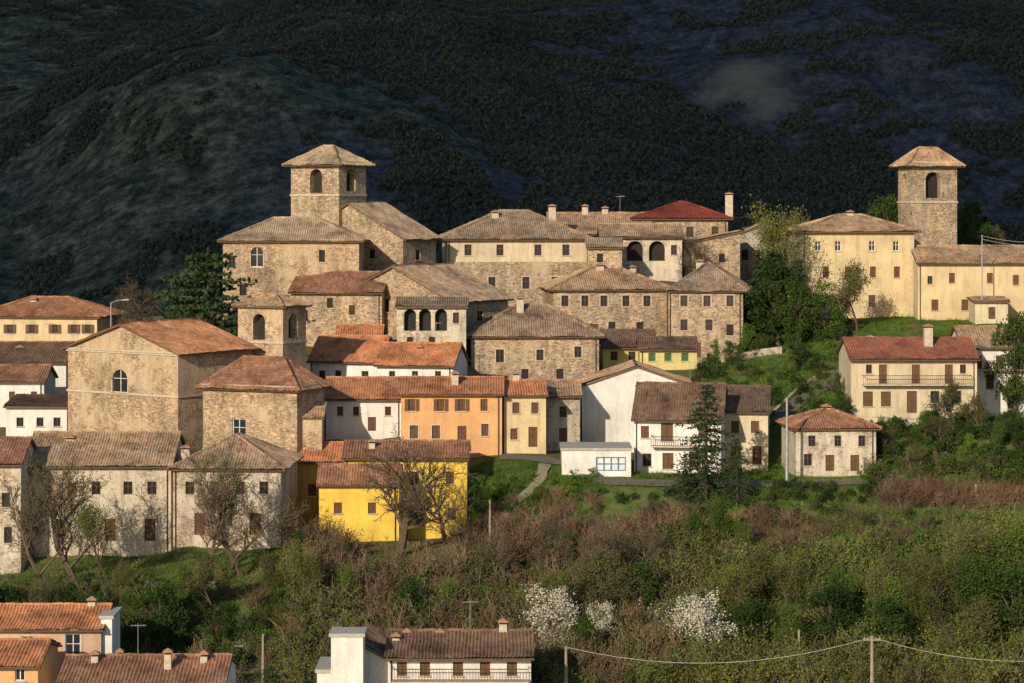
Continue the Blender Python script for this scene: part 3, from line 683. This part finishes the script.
def conifer(name,H,W_,seed,mat,tiers=22,droop=.25,gap=.0,size=.3,per=9,dens=9,pw=.8):
    r=random.Random(seed);mb=MB();mb.tube((0,0,-.5),(0,0,H),H*.02,.02,6,0);cs=[]
    for t in range(tiers):
        z=H*(.1+.88*t/tiers);R=W_/2*(1-(t/tiers))**pw*(.7+.55*r.random())+.15
        for k in range(per):
            if r.random()<gap:continue
            a=r.random()*6.28;l=R*r.uniform(.6,1.12);tip=Vector((math.cos(a)*l,math.sin(a)*l,z-l*droop+r.gauss(0,.1)))
            mb.tube((0,0,z),tip,.05,.015,3,0)
            for j in range(int(8+l*dens)):
                f=r.uniform(.15,1.02);p=Vector((0,0,z)).lerp(tip,f);cs.append(p+Vector((r.gauss(0,.24),r.gauss(0,.24),r.gauss(0,.1))))
    leaves(mb,cs,size,1,r);return mb.build(name,[M_bark,mat],link=False)
def twigshrub(name,H,seed,n,mat,leafm=None,ln=0,ls=.1,spr=.45):
    r=random.Random(seed);mb=MB();tips=[]
    for k in range(n):
        a=r.random()*6.28;t=abs(r.gauss(0,spr));d=Vector((math.cos(a)*math.sin(t),math.sin(a)*math.sin(t),math.cos(t)))
        p=Vector((r.gauss(0,.3),r.gauss(0,.3),-.2));l=H*r.uniform(.5,1.05);q=p
        for s in range(2):
            d=(d+Vector((r.gauss(0,.2),r.gauss(0,.2),0))).normalized();q2=q+d*l/2
            mb.tube(q,q2,.04-.014*s,.026-.014*s,3,0)
            for j in range(2):
                e=(d+Vector((r.gauss(0,.6),r.gauss(0,.6),r.gauss(0,.3)))).normalized();f=q.lerp(q2,r.random());g=f+e*H*r.uniform(.15,.35)
                mb.tube(f,g,.022,.012,3,0);tips.append(g);tips.append(f.lerp(g,.5))
            q=q2
    if leafm:
        leaves(mb,[r.choice(tips)+Vector((r.gauss(0,.14),r.gauss(0,.14),r.gauss(0,.14))) for _ in range(ln)],ls,1,r)
    return mb.build(name,[mat]+([leafm] if leafm else []),link=False)

T={'bare':branchtree('bare_tree',12,1.3,3,120,.14,L_olive,lev=4,nk=(12,7,5,3),thick=.036,upright=.2,minr=.032,trunkfrac=.3),
 'bud':branchtree('budding_tree',11,.9,5,4200,.21,L_spring,lev=4,nk=(11,7,5,3),upright=.45),
 'bud2':branchtree('budding_tree',8,1.0,8,4200,.2,L_olive,lev=4,nk=(9,6,5,3),upright=.35),
 'thin':branchtree('budding_tree',11,1.05,25,1500,.17,L_spring,lev=4,nk=(12,7,5,3),upright=.35,thick=.03,minr=.028),
 'bright':branchtree('spring_tree',9,.75,9,6500,.22,L_bright,lev=4,nk=(11,6,5,3),upright=.5,gauss=.38),
 'bloss':branchtree('blossoming_tree',6,1.0,19,4200,.17,L_bloss,lev=4,nk=(9,6,5,3),upright=.4,gauss=.2),
 'green':crowntree('green_tree',8,6,11,5000,.26,L_green,40),
 'leafy':crowntree('leafy_tree',7,5.5,12,3600,.24,L_bright,32,.1),
 'con':conifer('conifer',10,6.5,13,L_dark,22,.18,.1,.3,10,10,.6),
 'cedar':conifer('cedar_tree',9.5,11,14,L_dark,15,-.05,.15,.34,11,11,.55),
 'spruce':conifer('spruce_tree',12,7.5,15,L_dark,20,.26,.22,.27,10,12,.7),
 'cyp':crowntree('cypress',5,1.8,16,2200,.2,L_dark,30,.05),
}
OH={'bare':12,'bud':11,'bud2':8,'bright':9,'green':8,'leafy':7,'con':10,'cedar':9.5,'spruce':12,'cyp':5,'thin':11,'bloss':6}
def tree(name,k,px,D,top,wide=1.0,rot=None):
    x=(px-512)*D/FP;z=h1(x,D);H=(HY-top)*D/FP-z;H=max(H,1.2)
    if D<=218 and k!='cyp':H+=1.0
    o=bpy.data.objects.new(name,T[k]);scene.collection.objects.link(o);s=H/OH[k]
    o.location=(x,D,z-.1);o.scale=(s*wide,s*wide,s);o.rotation_euler=(0,0,random.random()*6.28 if rot is None else rot)
tree('cedar_tree','cedar',208,281,246,1.0);tree('cedar_tree','cedar',186,284,268,.9)
for a in [('bare_tree','bare',397,229,414,1.2),('bare_tree','bare',446,233,448,.9),('budding_tree','thin',78,221,446,1.1),('budding_tree','thin',46,220,466,.9),('budding_tree','thin',243,223,438,1.05),('bare_tree','bare',208,223,462,.75),('budding_tree','bud',105,222,490,.9),
 ('spruce_tree','spruce',706,240.5,378,1.15),('spruce_tree','spruce',737,239,434,.95),('spruce_tree','spruce',686,239.5,450,.95),('spring_tree','bright',715,229,492,1.05),('spring_tree','bright',692,229,506,1.05),('spring_tree','bright',738,227,516,1.05),('spring_tree','bright',668,226,536,1.1),('spring_tree','bright',722,222,545,1.1),
 ('budding_tree','bud',792,302,193,.75),('budding_tree','bud2',812,321,203,1.0),('green_tree','green',778,297,260,1.15),('green_tree','green',800,293,283,1.1),('conifer','con',772,301,246,1.1),('conifer','con',797,297,256,1.1),('conifer','con',760,303,260,1.0),('leafy_tree','leafy',824,296,280,.9),('budding_tree','bud2',858,299,254,.9),
 ('green_tree','green',972,332,200,1.1),('conifer','con',965,334,206,.9),('conifer','con',985,336,214,1.0),('budding_tree','bud2',1000,334,222,.9),('green_tree','green',885,330,196,.7),('bare_tree','bare',703,316,220,.8),
 ('bare_tree','bare',140,318,270,.9),('bare_tree','bare',118,322,285,.8),
 ('budding_tree','bud2',960,258,374,1.0),('leafy_tree','leafy',925,254,408,1.0),('budding_tree','bud2',985,255,388,1.0),('leafy_tree','leafy',895,252,430,.9),('green_tree','green',1010,254,408,1.0),('green_tree','green',1015,276,314,.7),('budding_tree','bud2',945,251,410,1.1),('spring_tree','bright',1000,250,418,.9),('leafy_tree','leafy',970,248,432,1.0),('budding_tree','bud2',915,247,436,1.0),('green_tree','green',1022,247,430,1.0),('bare_tree','bare',880,250,420,.7),
 ('cypress','cyp',88,216,570,1.2),('green_tree','green',160,204,594,1.1),('green_tree','green',190,207,604,1.0),('green_tree','green',128,206,606,.9),('green_tree','green',228,205,612,1.0),('green_tree','green',285,207,622,1.0),
 ('budding_tree','bud',1000,216,516,1.2),('budding_tree','bud2',960,218,532,1.2),('budding_tree','bud',925,214,545,1.1),('spring_tree','bright',1020,210,526,1.2),('spring_tree','bright',975,208,552,1.1),('budding_tree','bud2',880,214,556,1.2),('spring_tree','bright',850,210,570,1.0),('budding_tree','bud',800,212,558,1.0),('budding_tree','bud2',760,214,552,1.0),('spring_tree','bright',905,207,580,1.0),('budding_tree','bud',945,206,586,1.1),('green_tree','green',830,205,596,1.1),
 ('budding_tree','bud',1040,214,510,1.2),('green_tree','green',1015,205,580,1.1),('green_tree','green',890,203,610,1.1),('budding_tree','bud2',990,202,600,1.1),('green_tree','green',740,203,615,1.0),('spring_tree','bright',790,204,608,1.0),('budding_tree','bud',720,210,568,1.1),
 ('budding_tree','bud2',215,212,556,.9),('budding_tree','bud2',260,214,560,.9),('budding_tree','bud',320,212,550,.9),('budding_tree','bud2',120,216,566,.9),('spring_tree','bright',190,211,570,.9),('spring_tree','bright',355,212,573,.9),
 ('bare_tree','bare',560,221,504,.8),('bare_tree','bare',620,222,498,.8),('bare_tree','bare',500,219,520,.8),('bare_tree','bare',650,220,512,.8),('bare_tree','bare',590,218,520,.8),('budding_tree','bud2',590,214,552,1.1),('budding_tree','bud',540,210,570,1.0),('green_tree','green',640,213,572,1.0),('spring_tree','bright',455,210,586,1.0),
 ('blossoming_tree','bloss',556,203,596,1.1),('blossoming_tree','bloss',682,204,598,1.1),('blossoming_tree','bloss',615,206,608,.9),('blossoming_tree','bloss',700,210,600,.8),
 ('leafy_tree','leafy',480,239,474,.9),('leafy_tree','leafy',500,242,466,.8),('green_tree','green',300,224,530,.8),('green_tree','green',410,208,590,1.0),('green_tree','green',585,200,630,1.0),('green_tree','green',760,205,612,1.0),
 ('budding_tree','bud2',750,268,390,.8),('leafy_tree','leafy',715,290,338,.9),('leafy_tree','leafy',748,295,322,1.0),('leafy_tree','leafy',735,270,396,.7),('leafy_tree','leafy',790,280,348,.7),('green_tree','green',730,287,340,.9),('green_tree','green',770,272,376,.7),('budding_tree','bud2',700,276,368,.7),('leafy_tree','leafy',812,268,386,.7),('green_tree','green',838,272,372,.6)]:
    tree(*a)

def instancer(name,mesh,pts,scales):
    n=len(pts)
    P_=np.array(pts);a=RNG.uniform(0,6.283,n);s=np.array(scales)
    c=np.stack([np.stack([np.cos(a+math.pi/4+k*math.pi/2),np.sin(a+math.pi/4+k*math.pi/2),np.zeros(n)],-1)*(s*.7071)[:,None]+P_ for k in range(4)],1)
    me=npmesh(name,c.reshape(-1,3),np.arange(4*n).reshape(n,4))
    ob=bpy.data.objects.new(name,me);scene.collection.objects.link(ob)
    ch=bpy.data.objects.new(mesh.name+'_plant',mesh);scene.collection.objects.link(ch);ch.parent=ob
    ob.instance_type='FACES';ob.use_instance_faces_scale=True;ob.instance_faces_scale=1.0
    ob.show_instancer_for_render=False;ob.show_instancer_for_viewport=False
    return ob
def free(x,y,mar=.6):
    ok=np.ones(len(x),bool)
    for ox,oy,ux,uy,L,d in ALLH:
        a=(x-ox)*ux+(y-oy)*uy;b_=-(x-ox)*uy+(y-oy)*ux
        ok&=~((a>-mar)&(a<L+mar)&(b_>-mar)&(b_<d+mar))
    return ok
def scatter(n,pa,pb,da,db,smin,smax,ns=None,th=0,sink=0.1,clear=True):
    D=RNG.uniform(da,db,n);px=RNG.uniform(pa,pb,n);x=(px-512)*D/FP
    ok=free(x,D)
    if clear:ok&=~((px>345)&(px<460)&(D>220))
    if ns is not None:ok&=fbm(x/12,D/12,3,ns)>th
    x=x[ok];D=D[ok];z=HT(x,D)-sink
    return list(np.c_[x,D,z]),list(RNG.uniform(smin,smax,len(x)))
def multi(*ss):
    p=[];s=[]
    for a,b_ in ss:p+=a;s+=b_
    return p,s
S_tw=twigshrub('bare_shrub',2.4,1,40,M_ptwig,spr=.6);S_tw2=twigshrub('bare_shrub',3.2,2,32,M_ptwig,L_olive,200,.12)
S_gr=crowntree('green_shrub',2.2,2.8,3,800,.2,L_green,18,.1);S_br=crowntree('bright_shrub',2.0,2.6,4,700,.18,L_bright,16,.1)
S_ol=twigshrub('olive_shrub',2.6,6,22,M_twig,L_olive,1000,.16);S_sp=twigshrub('spring_shrub',2.8,7,20,M_twig,L_spring,1000,.16)
S_bl=twigshrub('blossom_shrub',3.2,8,30,M_twig,L_bloss,900,.15)
instancer('bare_shrub_thicket',S_tw,*multi(scatter(430,300,690,199,235,.6,1.5,71,-.1),scatter(90,640,800,218,235,.5,1.1),scatter(50,800,960,226,234,.3,.7),scatter(60,660,1060,196,224,.5,1.0,72,0),scatter(60,470,600,233,241,.4,.7),scatter(70,880,1060,238,241.5,.6,1.0)))
instancer('bare_shrub_thicket',S_tw2,*multi(scatter(170,290,700,196,232,.7,1.4),scatter(50,760,1060,196,224,.6,1.0),scatter(30,-20,300,196,216,.5,1.0)))
instancer('green_shrub_thicket',S_gr,*multi(scatter(340,290,1060,194,230,.5,1.5,51,.0),scatter(60,-20,300,196,214,.5,1.1),scatter(90,860,1050,242.5,262,.5,1.0),scatter(80,700,850,264,312,.3,1.0),scatter(40,620,1000,233,241,.25,.6),scatter(30,770,880,239,243,.3,.6)))
instancer('bright_shrub_thicket',S_br,*multi(scatter(360,400,1060,198,231,.5,1.4,53,-.03),scatter(50,-20,300,200,222,.4,.9),scatter(40,460,600,236,246,.3,.7),scatter(60,860,1050,243,260,.4,.9),scatter(40,700,850,264,300,.2,.7)))
instancer('olive_shrub_thicket',S_ol,*multi(scatter(330,290,1060,194,229,.7,1.5),scatter(60,-20,300,194,218,.5,1.0),scatter(60,640,1060,229,237,.3,.7),scatter(40,870,1050,241,247,.5,.9)))
instancer('spring_shrub_thicket',S_sp,*multi(scatter(330,640,1060,194,228,.7,1.6),scatter(130,290,740,194,228,.6,1.3)))
instancer('blossom_shrub_thicket',S_bl,*multi(scatter(9,540,578,200,208,.7,1.1),scatter(10,650,710,200,212,.7,1.1)))
r=random.Random(2);mb=MB()
for k in range(26):
    x,y=r.gauss(0,.25),r.gauss(0,.25);a=r.random()*6.28;h=r.uniform(.12,.4);w=.03
    mb.poly([(x-w*math.cos(a),y-w*math.sin(a),-.03),(x+w*math.cos(a),y+w*math.sin(a),-.03),(x+r.gauss(0,.12),y+r.gauss(0,.12),h)],0)
tuft=mb.build('grass_tuft',[L_bright],link=False);tuft2=mb.build('dry_grass_tuft',[mat_leaf('dry_grass',[(.15,.12,.05),(.22,.18,.09),(.3,.25,.14)],.2)],link=False)
instancer('grass_tufts',tuft,*multi(scatter(6500,560,1060,231,262,.5,1.5,81,-.1,clear=False),scatter(1500,465,600,234,250,.5,1.2),scatter(4000,700,1060,262,312,.6,1.7,82,-.1),scatter(2500,-20,310,200,234,.6,1.3),scatter(2500,300,1060,196,236,.7,1.7)))
instancer('dry_grass_tufts',tuft2,*multi(scatter(3500,560,1060,226,262,.5,1.5,83,0),scatter(1400,700,1060,262,312,.6,1.4,84,0),scatter(900,-20,310,200,234,.6,1.3),scatter(1500,300,1060,200,236,.7,1.6,clear=False)))
# woodland on the mountain
r=random.Random(4);mb=MB()
mb.tube((0,0,-1),(0,0,3),.3,.2,4,0)
leaves(mb,[Vector((r.gauss(0,1.5),r.gauss(0,1.5),2.8+r.gauss(0,1.4))) for _ in range(36)],2.5,0,r)
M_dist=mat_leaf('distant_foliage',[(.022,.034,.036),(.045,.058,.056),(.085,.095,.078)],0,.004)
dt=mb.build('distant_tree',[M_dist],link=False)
n=210000;D=RNG.uniform(1500,4500,n);px=RNG.uniform(-120,1150,n);x=(px-512)*D/FP
k=fbm(x/240,D/420,5,77)+fbm(x/45,D/70,3,78)*.9+(px-340)/4200
ok=(k>-.07)&(fieldmask(x,D)<.15);x=x[ok];D=D[ok]
instancer('distant_trees',dt,np.c_[x,D,HT(x,D)-.5],RNG.uniform(.4,1.15,len(x)))

# ------------------------------------------------------------------ poles, lamps, wires, walls
def pole(name,px,D,top,lamp=False,arm=False,mat=M_metal,rad=.07):
    x=(px-512)*D/FP;z=h1(x,D);zt=(HY-top)*D/FP;mb=MB()
    mb.tube((x,D,z-.5),(x,D,zt),rad*1.4,rad*.8,8,0)
    if lamp:
        p=Vector((x,D,zt));pr=p
        for k in range(1,5):
            q=p+Vector((1.4*k/4,-.2*k/4,.35*math.sin(k/4*1.6)));mb.tube(pr,q,.06,.05,6,0);pr=q
        mb.box(pr+Vector((-.1,-.14,-.06)),(.7,0,.04),(0,.28,0),(0,0,.12),0)
    if arm:
        mb.box((x-.7,D-.05,zt-.35),(1.4,0,0),(0,.1,0),(0,0,.1),0)
        for q in(-.6,0,.6):mb.tube((x+q,D,zt-.25),(x+q,D,zt-.05),.05,.03,6,0)
    mb.build(name,[mat],loc=(x,D,z));return Vector((x,D,zt-.08))
pole('street_lamp',111,275,303,lamp=True,rad=.09);pole('street_lamp',787,243,398,rad=.13);pole('street_lamp',779,300,285,lamp=True);pole('street_lamp',219,202,650,lamp=True)
M_pole=mat_flat('weathered_pole_wood',(.3,.25,.2))
pA=pole('utility_pole',566,193,646,arm=False,mat=M_pole,rad=.12);pB=pole('utility_pole',872,193,636,arm=True,mat=M_pole,rad=.13)
pole('utility_pole',263,197,634,mat=M_pole,rad=.11);pC=pole('utility_pole',1090,194,655,arm=True,mat=M_pole,rad=.13)
pole('utility_pole',799,202,630,mat=M_pole,rad=.11);pole('utility_pole',490,228,500,mat=M_pole,rad=.1);pole('utility_pole',976,240,484,mat=M_pole,rad=.11)
pD=pole('utility_pole',982,300,235,mat=M_metal);pE=pole('utility_pole',1070,300,238,mat=M_metal)
def wire(name,a,b_,sag):
    mb=MB();pr=a
    for k in range(1,25):
        t=k/24;q=a.lerp(b_,t)-Vector((0,0,sag*4*t*(1-t)));mb.tube(pr,q,.024,.024,4,0);pr=q
    mb.build(name,[M_conc])
wire('power_line',pA,pB,1.6);wire('power_line',pB,pC,1.0);wire('power_line',pD,pE,.6);wire('power_line',pD-Vector((0,0,.4)),pE-Vector((0,0,.4)),.6)
def wall_(name,pts,h,t,mat):
    mb=MB()
    for (a,b_) in zip(pts[:-1],pts[1:]):
        A_=Vector(((a[0]-512)*a[1]/FP,a[1],0));B_=Vector(((b_[0]-512)*b_[1]/FP,b_[1],0));n=max(1,int((B_-A_).length/1.0))
        nn=Vector((-(B_-A_).y,(B_-A_).x,0)).normalized()*t;zs=[]
        for k in range(n+1):
            p=A_.lerp(B_,k/n);zs.append((p,h1(p.x,p.y)))
        for (p,z),(q,z2) in zip(zs[:-1],zs[1:]):
            a0=Vector((p.x,p.y,z-1));a1=Vector((q.x,q.y,z2-1));t0=Vector((p.x,p.y,z+h));t1=Vector((q.x,q.y,z2+h))
            mb.poly([a0,a1,t1,t0],0);mb.poly([a1+nn,a0+nn,t0+nn,t1+nn],0);mb.poly([t0,t1,t1+nn,t0+nn],0)
    mb.build(name,[mat])
wall_('stone_retaining_wall',[(720,290),(782,289)],.8,.35,WALL['grey'])
wall_('stone_retaining_wall',[(775,266),(805,275),(845,281)],.5,.35,WALL['grey'])
wall_('garden_wall',[(850,263),(900,262),(965,262)],.8,.3,WALL['pale'])
wall_('garden_wall',[(115,220),(215,220)],.5,.3,WALL['grey'])
# tarpaulin-covered woodpile
x=(325-512)*233/FP;z=h1(x,233);mb=MB();M_tarp=mat_flat('pale_blue_tarpaulin',(.42,.52,.58),.6)
sec=[(-.8,0),(-.75,.6),(-.4,.95),(.1,1.05),(.55,.85),(.8,.5),(.85,0)]
for k in range(6):
    for (a,b_) in zip(sec[:-1],sec[1:]):
        j=lambda q,kk:(x-1.8+kk*.6,233+q[0],z+q[1]*(1+.12*math.sin(kk*2.1+q[0]*3)))
        mb.poly([j(a,k),j(a,k+1),j(b_,k+1),j(b_,k)][::-1],0)
mb.poly([(x-1.8,233+a,z+b_) for a,b_ in sec],0);mb.poly([(x+1.8,233+a,z+b_) for a,b_ in sec][::-1],0)
mb.build('covered_woodpile',[M_tarp],loc=(x,233,z))

# ------------------------------------------------------------------ sun, sky, cloud, camera
el=math.radians(21);azx,azy=-.43,-.903
l=math.hypot(azx,azy);S=Vector((azx/l*math.cos(el),azy/l*math.cos(el),math.sin(el)))
sd=bpy.data.lights.new('sun','SUN');sd.energy=5.0;sd.angle=math.radians(.5);sd.color=(1,.86,.66)
so=bpy.data.objects.new('sun',sd);scene.collection.objects.link(so);so.rotation_euler=S.to_track_quat('Z','Y').to_euler();so.location=(0,0,100)
w=bpy.data.worlds.new('World');scene.world=w;w.use_nodes=True;nt=w.node_tree
sk=nt.nodes.new('ShaderNodeTexSky');sk.sky_type='NISHITA';sk.sun_disc=False;sk.sun_elevation=el;sk.sun_rotation=math.atan2(azx,azy)%(2*math.pi)
nt.links.new(sk.outputs[0],nt.nodes['Background'].inputs[0]);nt.nodes['Background'].inputs[1].default_value=.12
M_cloud,_n,_b2=newmat('cloud');_b2.inputs['Base Color'].default_value=(.8,.8,.82,1)
cx=np.linspace(-6600,-200,90);cy=np.linspace(-6150,-800,70)
CX,CY=np.meshgrid(cx,cy);u_=(CX.ravel()+6600)/6400;v_=(CY.ravel()+6150)/5350
edge=sstep(0,.08,u_)*sstep(0,.08,1-u_)*sstep(0,.05,v_)*sstep(0,.08,1-v_)
top=3000+edge*(420+500*fbm(CX.ravel()/700,CY.ravel()/700,5,91));bot=3000-edge*(80+120*fbm(CX.ravel()/400,CY.ravel()/400,4,95))
nv=CX.size;i=(np.arange(89)[None,:]+np.arange(69)[:,None]*90).ravel();q=np.c_[i,i+1,i+91,i+90]
me=npmesh('cloud_bank',np.r_[np.c_[CX.ravel(),CY.ravel(),top],np.c_[CX.ravel(),CY.ravel(),bot-1]],np.r_[q,q[:,::-1]+nv])
me.polygons.foreach_set('use_smooth',np.ones(len(me.polygons),dtype=bool));me.materials.append(M_cloud)
scene.collection.objects.link(bpy.data.objects.new('cloud_bank',me))

cd=bpy.data.cameras.new('camera');cam=bpy.data.objects.new('camera',cd);scene.collection.objects.link(cam)
cd.sensor_width=36;cd.lens=FP/1024*36;cd.shift_y=-(341.5-HY)/1024;cd.clip_end=20000;cd.clip_start=1
cam.location=(0,0,0);cam.rotation_euler=(math.pi/2,0,0);scene.camera=cam
scene.view_settings.view_transform='Standard';scene.view_settings.look='None';scene.view_settings.exposure=0
